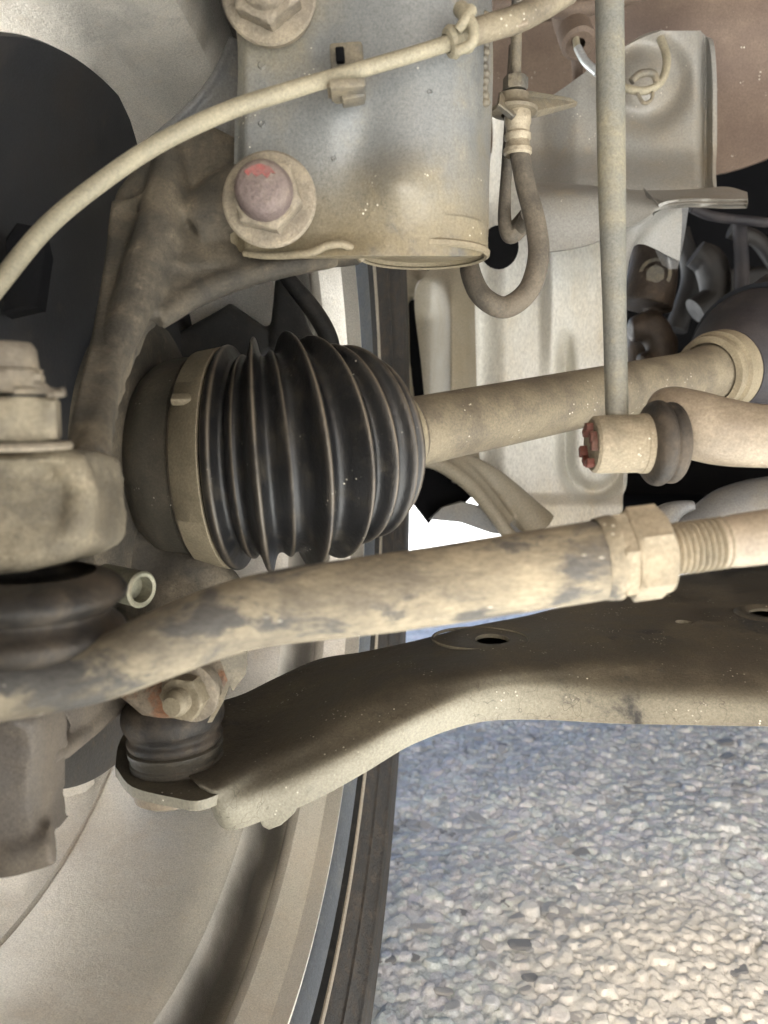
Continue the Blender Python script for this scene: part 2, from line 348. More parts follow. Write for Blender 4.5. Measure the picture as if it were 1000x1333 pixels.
# ------------------------------------------------------------------ ground
GZ = -.02
bm = bmesh.new(); bmesh.ops.create_grid(bm, x_segments=2, y_segments=2, size=120, matrix=Matrix.Translation((0, 60, GZ-.008)))
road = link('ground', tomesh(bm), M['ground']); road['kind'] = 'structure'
X0, X1, Y0, Y1, DX = -.04, .64, .34, 1.12, .0012
nx, ny = int((X1-X0)/DX), int((Y1-Y0)/DX)
H = np.zeros((ny, nx), np.float32)
big = []
def splat(x, y, a, b_, th, h, p=2.):
    r = max(a, b_); i0, i1 = int((x-r-X0)/DX), int((x+r-X0)/DX)+2; j0, j1 = int((y-r-Y0)/DX), int((y+r-Y0)/DX)+2
    i0, j0 = max(i0, 0), max(j0, 0); i1, j1 = min(i1, nx), min(j1, ny)
    if i1 <= i0 or j1 <= j0: return
    tx, ty = rng.uniform(-.16, .16, 2); gx = X0+np.arange(i0, i1)*DX-x; gy = (Y0+np.arange(j0, j1)*DX-y)[:, None]
    c, s = math.cos(th), math.sin(th); u = (gx*c+gy*s)/a; v = (-gx*s+gy*c)/b_; q = 1-np.abs(u)**p-np.abs(v)**p
    H[j0:j1, i0:i1] = np.maximum(H[j0:j1, i0:i1], np.where(q > 0, np.minimum(h*np.sqrt(np.clip(q, 0, 1))*1.5, h*.82)+gx*tx+gy*ty, 0))
for k in range(34000):
    x, y = rng.uniform(X0, X1), rng.uniform(Y0, Y1); a = rng.uniform(.0012, .0022) if rng.random() < .5 else rng.uniform(.0018, .0046)*(1+.8*(rng.random() < .03)); b_ = a*rng.uniform(.5, 1)
    splat(x, y, a, b_, rng.uniform(0, PI), min(a, b_)*rng.uniform(.4, 1.15), rng.uniform(1.2, 2.8))
low = np.kron(rng.normal(size=(ny//40+2, nx//40+2)), np.ones((40, 40)))[:ny, :nx]
for _ in range(3):
    k = np.ones(41)/41
    low = np.apply_along_axis(lambda q: np.convolve(q, k, 'same'), 0, low); low = np.apply_along_axis(lambda q: np.convolve(q, k, 'same'), 1, low)
H += (low*.004).astype(np.float32)+rng.normal(size=H.shape).astype(np.float32)*.00014
yy, xx = np.mgrid[0:ny, 0:nx]
vs = np.stack([X0+xx*DX, Y0+yy*DX, GZ+H], -1).reshape(-1, 3)
idx = (yy*nx+xx)[:-1, :-1].reshape(-1); fc = np.stack([idx, idx+1, idx+nx+1, idx+nx], 1)
me = bpy.data.meshes.new('gravel'); me.vertices.add(len(vs)); me.vertices.foreach_set('co', vs.ravel())
me.loops.add(fc.size); me.loops.foreach_set('vertex_index', fc.ravel()); me.polygons.add(len(fc))
me.polygons.foreach_set('loop_start', np.arange(len(fc))*4); me.polygons.foreach_set('loop_total', np.full(len(fc), 4)); me.update(calc_edges=True)
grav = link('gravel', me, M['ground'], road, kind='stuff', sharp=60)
# the largest stones, each its own piece
smesh = []
for k in range(12):
    b_ = bmesh.new(); bmesh.ops.create_icosphere(b_, subdivisions=3, radius=1)
    ph = rng.uniform(0, 6, (4, 3))
    for v in b_.verts:
        c = v.co.copy(); s = 1+.10*math.sin(2.1*c.x+ph[0][0])+.09*math.sin(2.7*c.y+ph[0][1])+.09*math.sin(3.1*c.z+ph[0][2])+.07*math.sin(4*c.x+3*c.y+ph[1][0])
        v.co = c*s; v.co.x = math.copysign(abs(v.co.x)**.85, v.co.x)
    me = tomesh(b_); me.materials.append([M['stone'], M['stonep'], M['stone'], M['stonep'], M['stonep'], M['stoned']][k % 6])
    for v in me.vertices:
        v.co.z = min(v.co.z, .5+.12*v.co.x*math.sin(k)); v.co.y = min(v.co.y, .75)
    for p in me.polygons: p.use_smooth = True
    me.set_sharp_from_angle(angle=R(24)); smesh.append(me)
cnt = 0
while cnt < 290:
    x, y = rng.uniform(-.02, .5), rng.uniform(.36, .95)**1.0
    if abs(x)/y > .52: continue
    if rng.random() > (.5/y): continue
    o = bpy.data.objects.new('stone', smesh[rng.integers(12)]); COL.objects.link(o); o.parent = road
    a = rng.uniform(.0035, .0075) if rng.random() > .12 else rng.uniform(.007, .0105)
    i, j = int((x-X0)/DX), int((y-Y0)/DX)
    o.location = (x, y, GZ+float(H[j, i])*.4); o.scale = (a, a*rng.uniform(.5, .85), a*rng.uniform(.3, .5)); o.rotation_euler = (rng.uniform(-.2, .2), rng.uniform(-.2, .2), rng.uniform(-1, 1.2))
    cnt += 1
# ------------------------------------------------------------------ wheel
TH = -.119; AX = Vector((math.cos(TH), math.sin(TH), 0)); EE = Vector((-math.sin(TH), math.cos(TH), 0)); WC = Vector((-.0365, .3068, .2934))
RL, TO, RT = .2067, .0223, .2541
wheel = thing('wheel', 'front wheel with dusty silver aluminium rim barrel behind the suspension', 'wheel', (WC.x, WC.y, GZ))
bm = bmesh.new()
RS = RL/.2154
prof = [(-.175, .187), (-.150, .189), (-.1285, .1955), (-.1275, .1975), (-.1265, .1975), (-.1255, .1957), (-.10, .1965), (-.075, .1972), (-.060, .1985), (-.052, .2000), (-.046, .2025), (-.042, .2075), (-.040, .2165), (-.037, .2215), (-.033, .2220), (-.030, .2170), (-.027, .2100), (-.022, .2072), (-.013, .209), (-.006, .2115), (-.001, .2140), (0, RL)]
outp = [(0, RL+.006), (-.02, .224), (-.05, .224), (-.12, .212), (-.175, .215), (-.175, .187)]
link('rim_barrel', tomesh(recalc(lathe(bm, WC, AX, [(t_, r_*RS if r_ < RL-1e-6 else r_) for t_, r_ in prof]+[(t_, r_*RS+.0012) for t_, r_ in outp], 160))), M['rim'], wheel)
def tp(f, bulge=0): return (TO*f+bulge*.6, RL+(RT-RL)*f)
bm = bmesh.new(); lathe(bm, WC, AX, [(-.0005, RL+.0003), (.0015, RL+.002), tp(.20, .001), tp(.23, .0005), (tp(.24)[0]-.004, tp(.24)[1]), (-.004, RL+.006)], 160); link('rim_lip', tomesh(recalc(bm)), M['lip'], wheel)
bm = bmesh.new(); lathe(bm, WC, AX, [(-.006, RL+.008), (tp(.24)[0]-.003, tp(.24)[1]), (tp(.31)[0]-.003, tp(.31)[1]), tp(.345, 0), tp(.35, -.002)], 160); link('bead_groove', tomesh(recalc(bm)), M['tyred'], wheel)
bm = bmesh.new(); a_ = WC+AX*tp(.37)[0]; lathe(bm, WC, AX, [tp(.345, -.002), tp(.35, .001), tp(.37, .0016), tp(.39, .001), tp(.395, -.002)], 160); link('bead_line', tomesh(recalc(bm)), M['line'], wheel)
bm = bmesh.new()
tyr = [tp(.39, -.001), tp(.41, .0), tp(.50, .0005), tp(.60, .0003), tp(.63, .0002), tp(.64, .0018), tp(.66, .0018), tp(.68, .0008), tp(.80, .0014), tp(.88, .001), tp(.89, .0018), tp(.91, .0018), tp(.92, .001), tp(1.0, 0), (.023, .272), (.015, .287), (.002, .299), (-.01, .3055), (-.03, .3095), (-.10, .3112), (-.17, .309), (-.195, .30), (-.2, .28), (-.18, .215)]
link('tyre', tomesh(recalc(lathe(bm, WC, AX, tyr, 180))), M['tyre'], wheel)
for k in range(10):
    ang = 2*PI*k/10+.2; d = EE*math.cos(ang)+Vector((0, 0, 1))*math.sin(ang); o0 = WC-AX*.165
    bm = bmesh.new(); sweep(bm, [list(o0+d*.03)+[.028], list(o0+d*.11+AX*.004)+[.026], list(o0+d*.2)+[.034]], 16, .5, AX); link('spoke', tomesh(recalc(bm)), M['rim'], wheel)
bm = bmesh.new(); lathe(bm, WC-AX*.17, AX, [(0, 0), (0, .05), (.03, .06), (.05, .055), (.05, 0)], 48); link('hub_face', tomesh(recalc(bm)), M['lip'], wheel)
# brake disc and backing plate
SC = Vector((-.0370, .3523, .2935))
DC = Vector((WC.x, .375, .305))
disc = thing('brake_disc', 'dark brake disc at the lower left behind the tie rod end', 'brake disc', DC-AX*.118)
bm = bmesh.new(); lathe(bm, DC-AX*.118, AX, [(0, .03), (0, .146), (.008, .148), (.009, .1465), (.009, .143), (.013, .143), (.014, .1465), (.022, .148), (.023, .146), (.023, .03)], 120); link('disc_ring', tomesh(recalc(bm)), M['disc'], disc)
bm = bmesh.new(); lathe(bm, DC-AX*.115, AX, [(0, 0), (0, .075), (.04, .07), (.045, .06), (.045, 0)], 48); link('hub', tomesh(recalc(bm)), M['cast'], disc)
sh = thing('brake_shield', 'dark round brake backing plate behind the cream cable, upper left', 'brake shield', SC-AX*.09)
bm = bmesh.new(); lathe(bm, SC-AX*.088, AX, [(-.006, .1795), (.0, .1800), (.003, .1785), (.002, .175), (-.003, .168), (-.004, .13), (.004, .115), (.006, .05), (.004, .05), (.002, .114), (-.006, .13), (-.005, .168), (0, .176), (-.006, .1795)], 120, a0=-R(100), a1=R(112))
link('plate', tomesh(recalc(bm)), M['shield'], sh)
bm = bmesh.new(); slab(bm, [(8, 310, .265), (22, 290, .267), (52, 296, .27), (60, 330, .272), (50, 400, .27), (5, 410, .265)], .006, .001); link('access_plug', tomesh(recalc(bm)), M['black'], sh)
# caliper at lower left
cal = thing('brake_caliper', 'smooth brown grey caliper casting with rolled foot, lower left corner', 'caliper', W(20, 1130, .27))
bm = bmesh.new()
slab(bm, [(-60, 925, .25), (20, 925, .25), (52, 930, .255), (60, 960, .26), (56, 1020, .262), (54, 1060, .262), (60, 1096, .262), (-60, 1118, .25)], .02, .004)
tube(bm, [(-60, 1108, .255, .0072), (0, 1112, .257, .0072), (40, 1105, .26, .0070), (70, 1097, .262, .0066)], 20)
link('caliper_body', remeshed(bm, .0012, 7), M['cal'], cal)
bm = bmesh.new(); tube(bm, [(60, 985, .27, .004), (100, 960, .30, .004), (150, 915, .33, .005), (180, 890, .35, .006)], 16); slab(bm, [(60, 930, .275), (170, 888, .34), (178, 905, .345), (120, 960, .31), (75, 1000, .28)], .012, .001)
link('bracket_rib', remeshed(bm, .0012, 6), M['cal'], cal)
# ------------------------------------------------------------------ car body pieces beyond
body = thing('inner_body', 'cream and grey painted inner body of the car behind the drive shaft', 'car body', W(690, 700, .62))
def sm(a, b, x): t = min(1, max(0, (x-a)/(b-a))); return t*t*(3-2*t)
def g1(x, c, s): return math.exp(-((x-c)/s)**2)
def dpan(x, y):
    d = .60 + .045*sm(590, 560, x)*sm(360, 420, y)
    d += .016*sm(606, 625, x)*(1-sm(625, 660, x)) - .02*sm(700, 720, x)*sm(560, 360, y)
    d -= .022*g1(x, 585, 22)*sm(330, 400, y)
    d += .03*g1(x, 720+(y-200)*.0+20*sm(230, 320, y), 9)*sm(150, 200, y)*sm(330, 250, y)
    # U shaped pressed pocket
    q = math.hypot(max(0, abs(x-772)-4), max(0, y-600)*.9)
    r = abs(x-772) if y < 600 else math.hypot(x-772, (y-600)*.9)
    if y > 420: d += .022*g1(r, 36, 9)*sm(420, 480, y)
    d -= .012*sm(640, 660, y)*sm(600, 700, x)
    d += .06*sm(600, 690, y)*sm(720, 640, x)*0
    return d
bm = rows_relief([(300, 598, 617), (350, 560, 618), (385, 540, 618), (470, 548, 620), (560, 558, 622), (610, 572, 626), (640, 612, 630), (655, 628, 636)], dpan, 60, 130, .003)
link('panel_flange', tomesh(bm), M['creamd'], body)
bm = rows_relief([(140, 640, 812), (200, 640, 812), (300, 616, 812), (380, 617, 812), (470, 619, 812), (560, 621, 812), (610, 625, 812), (650, 634, 811), (690, 660, 811), (720, 680, 811)], lambda x, y: dpan(x, y)+.002, 130, 190, .003)
link('inner_panel', tomesh(bm), M['cream'], body)
# opening and hump left of the panel
bm = bmesh.new(); slab(bm, [(520, 345, .66), (545, 350, .66), (560, 350, .655), (562, 378, .655), (550, 390, .655), (534, 388, .66), (520, 395, .66)], .006, .002); slab(bm, [(518, 390, .66), (532, 388, .66), (534, 470, .66), (540, 520, .66), (518, 530, .66)], .006, .001)
link('side_flange', remeshed(bm, .002, 4), M['creamd'], body)
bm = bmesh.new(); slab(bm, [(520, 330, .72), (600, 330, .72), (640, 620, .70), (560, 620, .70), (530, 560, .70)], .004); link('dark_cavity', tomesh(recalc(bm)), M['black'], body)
# folded strip going down to the right under the shaft
bm = bmesh.new(); tube(bm, [(535, 598, .56, .005), (570, 603, .56, .0055), (610, 630, .56, .0055), (640, 665, .56, .005), (665, 700, .56, .005), (690, 730, .56, .005)], 16); tube(bm, [(560, 590, .565, .004), (600, 605, .565, .004), (635, 640, .565, .004), (665, 680, .565, .004)], 14); tube(bm, [(585, 596, .572, .008), (640, 622, .575, .008), (700, 690, .58, .016)], 14)
link('folded_strip', remeshed(bm, .0018, 4), M['creamd'], body)
bm = bmesh.new(); slab(bm, [(540, 605, .585), (575, 605, .585), (622, 640, .585), (600, 660, .58), (575, 662, .58), (558, 682, .58), (532, 648, .585)], .004, .001); link('dark_gusset', tomesh(recalc(bm)), M['black'], body)
bm = bmesh.new(); slab(bm, [(558, 676, .57), (575, 660, .568), (600, 652, .565), (640, 662, .565), (690, 700, .565), (640, 694, .568), (600, 680, .57)], .006, .001); link('silver_gusset', tomesh(recalc(bm)), M['silver'], body)
# upright side panel with rounded corner and bottom flange
def dup_(x, y):
    d = .53 - .02*sm(925, 905, x)*0
    d += .010*g1(math.hypot(x-835, y-105), 45, 20)+.012*g1(x, 918, 7)+.02*sm(755, 700, x)
    return d-.02*sm(190, 250, y)
def side_left(y): return 690
bm = rows_relief([(40, 860, 912), (52, 830, 922), (75, 790, 926), (110, 740, 928), (150, 690, 928), (200, 690, 928), (235, 690, 928), (250, 700, 932)], dup_, 90, 70, .003)
link('side_panel', tomesh(bm), M['greyp'], body)
bm = patch([[(690, 236, .512), (760, 240, .512), (830, 246, .512), (900, 246, .51), (945, 243, .505), (973, 250, .50)],
            [(690, 262, .49), (760, 258, .49), (830, 262, .49), (900, 262, .48), (945, 264, .475), (974, 264, .475)],
            [(690, 330, .49), (760, 320, .49), (830, 290, .485), (870, 268, .483), (945, 266, .478), (972, 266, .478)]], 8, .003)
link('bottom_flange', tomesh(bm), M['greyp'], body)
bm = patch([[(812, 300, .50), (840, 285, .50), (880, 262, .50)], [(812, 340, .50), (838, 300, .505), (888, 275, .51)], [(812, 400, .505), (826, 320, .51), (885, 340, .52)]], 8, .002)
link('flange_gusset', tomesh(bm), M['greyp'], body)
bm = patch([[(855, 285, .52), (875, 270, .515), (897, 268, .52)], [(852, 320, .525), (872, 320, .52), (889, 320, .53)], [(862, 345, .53), (872, 350, .525), (882, 350, .53)]], 6, .002); link('stay_leaf', tomesh(bm), M['silver'], body)
# brown arch liner, upper right and roof of the arch
bm = patch([[(600, -80, .64), (700, -80, .64), (800, -80, .62), (900, -80, .60), (1100, -80, .56)],
            [(600, 20, .66), (700, 20, .655), (800, 20, .63), (900, 25, .60), (1100, 20, .57)],
            [(600, 110, .67), (700, 110, .66), (800, 110, .65), (900, 110, .62), (1100, 110, .58)],
            [(600, 200, .68), (700, 200, .68), (800, 210, .67), (925, 228, .62), (1100, 165, .585)]], 8, .003)
liner = tag(link('arch_liner', tomesh(bm), M['liner']), 'brown dusty moulded arch liner in the upper right corner', 'arch liner')
bm = bmesh.new(); tube(bm, [(640, 6, .55, .006), (700, 8, .55, .006), (760, 10, .55, .006), (900, -30, .55, .006)], 14); tube(bm, [(730, -10, .6, .010), (738, 30, .6, .010), (748, 50, .6, .010)], 16); tube(bm, [(750, 55, .6, .006), (752, 90, .61, .0045), (752, 130, .61, .004), (757, 180, .62, .003)], 14)
link('liner_rib', remeshed(bm, .0015, 3), M['liner2'], liner)
# engine bay darkness: gearbox side, floor and roof of the bay (real boxes)
bay = thing('engine_bay', 'black shadowed engine bay right of the cream panel', 'engine bay', (.4, .8, .25))
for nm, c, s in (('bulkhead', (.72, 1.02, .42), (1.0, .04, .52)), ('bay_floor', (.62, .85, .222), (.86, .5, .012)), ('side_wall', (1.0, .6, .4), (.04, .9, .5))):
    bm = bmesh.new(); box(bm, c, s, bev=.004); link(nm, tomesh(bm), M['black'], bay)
bm = bmesh.new(); tube(bm, [(845, 300, .60, .012), (850, 350, .60, .018), (840, 400, .60, .02)], 18); slab(bm, [(822, 415, .62), (868, 418, .62), (884, 440, .62), (882, 500, .62), (815, 500, .62)], .06, .006); tube(bm, [(820, 430, .60, .009), (850, 428, .60, .012), (862, 470, .60, .01), (835, 480, .6, .012)], 16)
link('gearbox_casting', remeshed(bm, .002, 4), M['trans'], bay)
bm = bmesh.new(); bdir = (Vector((0, 0, CAM_H))-W(853, 357, .58)).normalized(); prism(bm, W(853, 357, .585), bdir, .006, .007); lathe(bm, W(853, 357, .586), bdir, [(0, .0115), (.002, .0115), (.003, .009)], 28); link('mount_bolt', tomesh(recalc(bm)), M['clip'], bay)
bm = bmesh.new()
for a in ([(900, 270, .66, .004), (930, 282, .66, .004), (1000, 290, .66, .004)], [(962, 285, .68, .005), (965, 330, .68, .006), (966, 400, .68, .006)], [(890, 480, .6, .003), (905, 450, .6, .004), (915, 425, .6, .002)]): bm = bmesh.new(); tube(bm, a, 12); link('pipe', tomesh(recalc(bm)), M['blue2'], bay)
for a in ([(905, 330, .70, .012), (925, 345, .70, .014), (930, 385, .70, .013), (905, 405, .70, .012)], [(950, 300, .72, .007), (985, 312, .72, .007), (1010, 345, .72, .007)], [(830, 290, .66, .005), (820, 340, .66, .005), (832, 400, .66, .006)], [(885, 300, .74, .009), (900, 360, .74, .009), (880, 430, .74, .010)]):
    bm = bmesh.new(); tube(bm, a, 14); link('hose', tomesh(recalc(bm)), M['dim'], bay)
bm = bmesh.new(); slab(bm, [(935, 350, .76), (1010, 345, .76), (1010, 420, .76), (960, 425, .76), (940, 400, .76)], .03, .004); link('dim_bracket', remeshed(bm, .002, 3), M['dim'], bay)
# pale casting glimpsed above the tie rod at right
sub = thing('subframe', 'pale silver subframe casting between the sway bar and the tie rod', 'subframe', W(900, 700, .5))
bm = bmesh.new()
tube(bm, [(845, 700, .47, .012), (868, 672, .47, .008), (885, 662, .47, .005), (905, 657, .47, .003)], 18); tube(bm, [(855, 705, .5, .018), (900, 690, .5, .012), (950, 670, .5, .018), (1010, 665, .5, .022), (1080, 665, .5, .02)], 20)
link('casting', remeshed(bm, .0016, 6), M['silver'], sub)
# body roof over the wheel arch and the car floor beyond (what shades the place)
roof = thing('car_floor', 'dark car floor and wheel arch roof above the suspension', 'car body', (.5, .6, .66))
for nm, c, s in (('arch_roof', (.46, .345, .66), (1.9, 1.51, .03)),):
    bm = bmesh.new(); box(bm, c, s, bev=.004); link(nm, tomesh(bm), M['liner2'], roof)
# ------------------------------------------------------------------ strut
strut = thing('strut', 'grey strut tube with pinched lower bracket, top centre', 'strut', W(545, 335, .32))
def dst(x, y):
    k = min(1, max(0, (x-540)/100)); flat = .304
    d = flat+(.296-flat)*sm(400, 540, x) if x < 540 else .296+.032*(1-math.sqrt(max(0, 1-k*k)))
    d -= .007*math.exp(-((x-518)/40)**2-((y-240)/34)**2)+.005*math.exp(-((x-430)/45)**2-((y-150)/60)**2)
    d += .003*math.exp(-((x-470)/30)**2-((y-190)/50)**2)
    d -= .0035*sm(300, 335, y)*sm(330, 400, x)*(1-sm(470, 520, x))
    d += .004*sm(60, 0, y)*0 + .006*sm(322, 306, x)
    d -= .000037*(335-y)
    d += .012*math.exp(-((x-640)/16)**2-((y-188)/34)**2)
    return d
bm = rows_relief([(-90, 285, 640), (-20, 292, 640), (25, 306, 641), (90, 310, 642), (160, 306, 640), (240, 304, 637), (300, 300, 636), (318, 302, 634), (326, 310, 632), (333, 322, 625)], dst, 110, 130, .0035)
me = tomesh(bm)
# bottom edge: follow the pinched lip
for v in me.vertices:
    pass
link('bracket', me, M['strut'], strut)
TB = W(551, 333, .322); bm = bmesh.new()
lathe(bm, TB, (0, 0, 1), [(.0015, 0), (.0015, .0235), (0, .0250), (.001, .0258), (.010, .0256), (.010, 0)], 72); link('tube', tomesh(recalc(bm)), M['strut'], strut)
bm = bmesh.new(); lathe(bm, TB, (0, 0, 1), [(-.0005, .0244), (-.0012, .0254), (-.0006, .0264), (.001, .0266), (.002, .0256)], 72); link('rolled_rim', tomesh(recalc(bm)), M['band'], strut)
bm = bmesh.new(); tube(bm, [(318, 330, .303, .0012), (350, 333, .300, .0014), (400, 330, .297, .0016), (425, 320, .296, .0016), (445, 318, .297, .0016), (462, 326, .300, .0016), (472, 338, .303, .0016)], 12)
link('lip', tomesh(recalc(bm)), M['band'], strut)
bm = bmesh.new()
for k in range(13):
    y = 20+k*9.5; ball(bm, W(631+1.5*math.sin(k*1.7), y, .3135-.00003*(335-y)), .0021, (1, 1, .8), 10)
link('weld_bead', remeshed(bm, .0006, 3), M['clip'], strut)
for px, py, rr in ((341, 84, 5), (341, 161, 4), (435, 206, 3), (560, 120, 3)):
    bm = bmesh.new(); c = W(px, py, dst(px, py)-.0001); lathe(bm, c, (0, -1, .2), [(-.0005, 0), (-.0005, rr*.00018), (.0004, rr*.00026), (0, rr*.00034), (-.0006, rr*.00036)], 20); link('dent_ring', tomesh(recalc(bm)), M['strut'], strut)
def strut_bolt(px, py, d, ang):
    c = W(px, py, d); ax = (Vector((.02, 0, CAM_H+.03))-c).normalized(); ax = (ax+Vector((-.18, -1, .12))*1.5).normalized()
    bm = bmesh.new(); lathe(bm, c, ax, [(-.004, .0155), (0, .0165), (.0022, .0168), (.003, .0160), (.0034, .0125), (.003, 0)], 64); f = link('bolt_flange', tomesh(recalc(bm)), M['bolt'], strut)
    bm = bmesh.new(); prism(bm, c+ax*.0025, ax, .0088, .0128, 6, .14, ang); link('hex', tomesh(recalc(bm)), M['bolt'], f)
    return c, ax, f
c, ax, f = strut_bolt(352, 262, .288, .3)
bm = bmesh.new(); lathe(bm, c+ax*.010, ax, [(0, .0098), (.002, .0100), (.0065, .0095), (.009, .0085), (.0100, .007), (.0103, 0)], 48); stud = link('bolt_end', tomesh(recalc(bm)), M['stud'], f)
bm = bmesh.new(); _, e1, e2 = frame(ax); q = [(-.0052, .0042), (-.003, .0060), (.0, .0066), (.0034, .0058), (.0052, .0036), (.0036, .0038), (.0024, .0020), (.0008, .0036), (-.0012, .0026), (-.0028, .0040), (-.0040, .0030)]
vt = [bm.verts.new(c+ax*.0206+e1*b-e2*a) for a, b in q]; vb = [bm.verts.new(c+ax*.0190+e1*b-e2*a) for a, b in q]
for t in tessellate_polygon([[Vector((a, b, 0)) for a, b in q]]): bm.faces.new([vt[i] for i in t])
for k in range(len(q)): bm.faces.new((vt[k], vb[k], vb[(k+1) % len(q)], vt[(k+1) % len(q)]))
link('paint_mark', tomesh(recalc(bm)), M['paint'], f)
c, ax, f = strut_bolt(352, -4, .285, .1)
bm = bmesh.new(); lathe(bm, c+ax*.010, ax, [(0, .0088), (.004, .0086), (.006, .007), (.0062, 0)], 40); link('bolt_end', tomesh(recalc(bm)), M['bolt'], f)
# ------------------------------------------------------------------ steering knuckle
kn = thing('steering_knuckle', 'grimy brown cast steering knuckle curving from strut down to steering arm', 'knuckle', W(120, 585, .25))
bm = bmesh.new()
slab(bm, [(150, 250, .315), (205, 180, .318), (250, 150, .32), (330, 190, .318), (420, 250, .318), (470, 335, .318), (400, 342, .316), (340, 350, .314), inn(280, 374, .308), inn(232, 400, .30), inn(196, 432, .29), inn(172, 485, .275), inn(156, 540, .255), inn(147, 592, .24), (84, 588, .235), (98, 520, .25), (118, 440, .275), (134, 350, .295)], .012, .003)
tube(bm, [(222, 200, .314, .006), (215, 260, .308, .008), (196, 330, .298, .0085), (168, 410, .283, .0070), (143, 480, .268, .0050), (128, 545, .25, .005), (118, 600, .235, .006)], 20)
tube(bm, [(150, 262, .309, .002), (143, 330, .298, .002), (130, 420, .278, .002), (112, 500, .258, .002), (98, 560, .24, .002)], 12)
tube(bm, [(150, 272, .308, .0022), (180, 262, .306, .0022), (205, 262, .303, .002)], 12)
tube(bm, [(205, 418, .292, .0040), (245, 390, .300, .0048), (300, 366, .306, .0048), (360, 350, .310, .0044), (440, 336, .312, .0036)], 12)
tube(bm, [(250, 300, .312, .010), (300, 270, .315, .014), (350, 262, .316, .018)], 20)
link('knuckle_arm', remeshed(bm, .0012, 14, disp=.0004), M['cast'], kn)
bm = bmesh.new(); slab(bm, [(190, 190, .335), (240, 145, .335), (275, 105, .335), (304, 50, .335), (312, 52, .334), (314, 150, .333), (312, 260, .333), (200, 260, .335)], .006, .001); tube(bm, [(190, 190, .333, .002), (243, 145, .333, .002), (278, 103, .333, .002), (305, 50, .333, .002)], 12)
link('upper_ear', remeshed(bm, .001, 3), M['silver'], kn)
# steering arm boss
bm = bmesh.new()
slab(bm, [(-60, 594, .198), (30, 588, .20), (95, 582, .205), (120, 586, .212), (128, 606, .213), (132, 660, .212), (134, 692, .21), (126, 710, .208), (90, 728, .204), (30, 746, .2), (-60, 755, .196)], .022, .0035)
tube(bm, [(90, 600, .206, .0045), (110, 640, .207, .004), (95, 700, .206, .005)], 16); ball(bm, W(30, 650, .213), .014)
link('steering_arm', remeshed(bm, .0012, 10, disp=.0012), M['castl'], kn)
# lower boss with pinch bolt
bm = bmesh.new(); LB = W(235, 893, .345)
lathe(bm, W(243, 896, .328), (-.15, -1, -.1), [(-.012, 0), (-.012, .0150), (.006, .0150), (.009, .013), (.009, 0)], 40)
slab(bm, [(150, 880, .315), (190, 865, .315), (250, 850, .32), (310, 850, .325), (306, 880, .325), (288, 908, .32), (268, 932, .315), (215, 938, .312), (185, 932, .312), (155, 908, .312)], .016, .003)
link('lower_boss', remeshed(bm, .001, 5, disp=.001), M['castr'], kn)
bm = bmesh.new(); pb = W(249, 900, .309); ax = Vector((-.26, -1, -.05)).normalized()
lathe(bm, pb, ax, [(-.004, .0116), (0, .0118), (.0015, .0118), (.002, .011), (.002, 0)], 40); nb = link('pinch_nut_flange', tomesh(recalc(bm)), M['bolt'], kn)
bm = bmesh.new(); prism(bm, pb+ax*.002, ax, .0065, .0092, 6, .12, .45); link('pinch_nut', tomesh(recalc(bm)), M['band'], nb)
bm = bmesh.new(); pr = [(0.008, 0)]
for k in range(4): pr += [(.0075+k*.0014, .0042), (.0075+k*.0014+.0006, .0050), (.0075+k*.0014+.0009, .0050)]
pr += [(.0134, .0042), (.0152, .0036), (.0156, 0)]
lathe(bm, pb, ax, pr, 36); link('pinch_bolt', tomesh(recalc(bm)), M['band'], nb)
# thin heat tab beside boss
bm = bmesh.new(); slab(bm, [(283, 850, .303), (322, 848, .308), (320, 878, .308), (303, 900, .307), (297, 888, .306)], .001, .0003); slab(bm, [(296, 886, .306), (302, 884, .306), (290, 915, .307), (276, 940, .309), (270, 941, .309), (284, 912, .307)], .001, .0002)
link('splash_tab', tomesh(recalc(bm)), M['castl'], kn)
# ------------------------------------------------------------------ CV axle
cv = thing('drive_axle', 'dusty drive axle with ribbed black rubber boot and tan clamps', 'drive axle', W(400, 700, .38))
P0 = W(236, 600, .380); P1 = W(500, 570, .330); SE = W(925, 486, .47); SD = (SE-P1).normalized()
L = (P1-P0).length; A0 = Vector((math.cos(TH), math.sin(TH)+.0, .03)).normalized()
def axis_at(s):                                   # Hermite centre line and blended ring direction
    h = s*s*(3-2*s); p = (2*s**3-3*s*s+1)*P0+(s**3-2*s*s+s)*A0*L+(-2*s**3+3*s*s)*P1+(s**3-s*s)*SD*L
    k = sm(.15, .95, s); return p, (A0*(1-k)+SD*k).normalized()
def ringsweep(bm, prof, n=96, cap=True):
    rings = []
    for s, r in prof:
        p, a = axis_at(s) if 0 <= s <= 1 else ((P0+A0*L*s, A0) if s < 0 else (P1+SD*L*(s-1), SD))
        _, e1, e2 = frame(a); r *= (1-.07*sm(1, .75, s))*(1-.05*sm(.6, .8, s)*sm(1, .96, s)); rings.append([bm.verts.new(p+(e1*math.cos(2*PI*k/n)+e2*math.sin(2*PI*k/n))*r) for k in range(n)])
    for A, B in zip(rings, rings[1:]):
        for k in range(n): bm.faces.new((A[k], B[k], B[(k+1) % n], A[(k+1) % n]))
    if cap: bm.faces.new(rings[0][::-1]); bm.faces.new(rings[-1])
    return bm
def smoothprof(P, n=5): return [tuple(v) for v in cr(P, n)]
bm = bmesh.new(); ringsweep(bm, smoothprof([(-.17, .012), (-.155, .028), (-.12, .040), (-.06, .0475), (0, .0508), (.05, .0515)], 4)+[(.105, .0514), (.11, .0500), (.122, .0498), (.13, .0498)]); link('joint_cup', tomesh(recalc(bm)), M['cup'], cv)
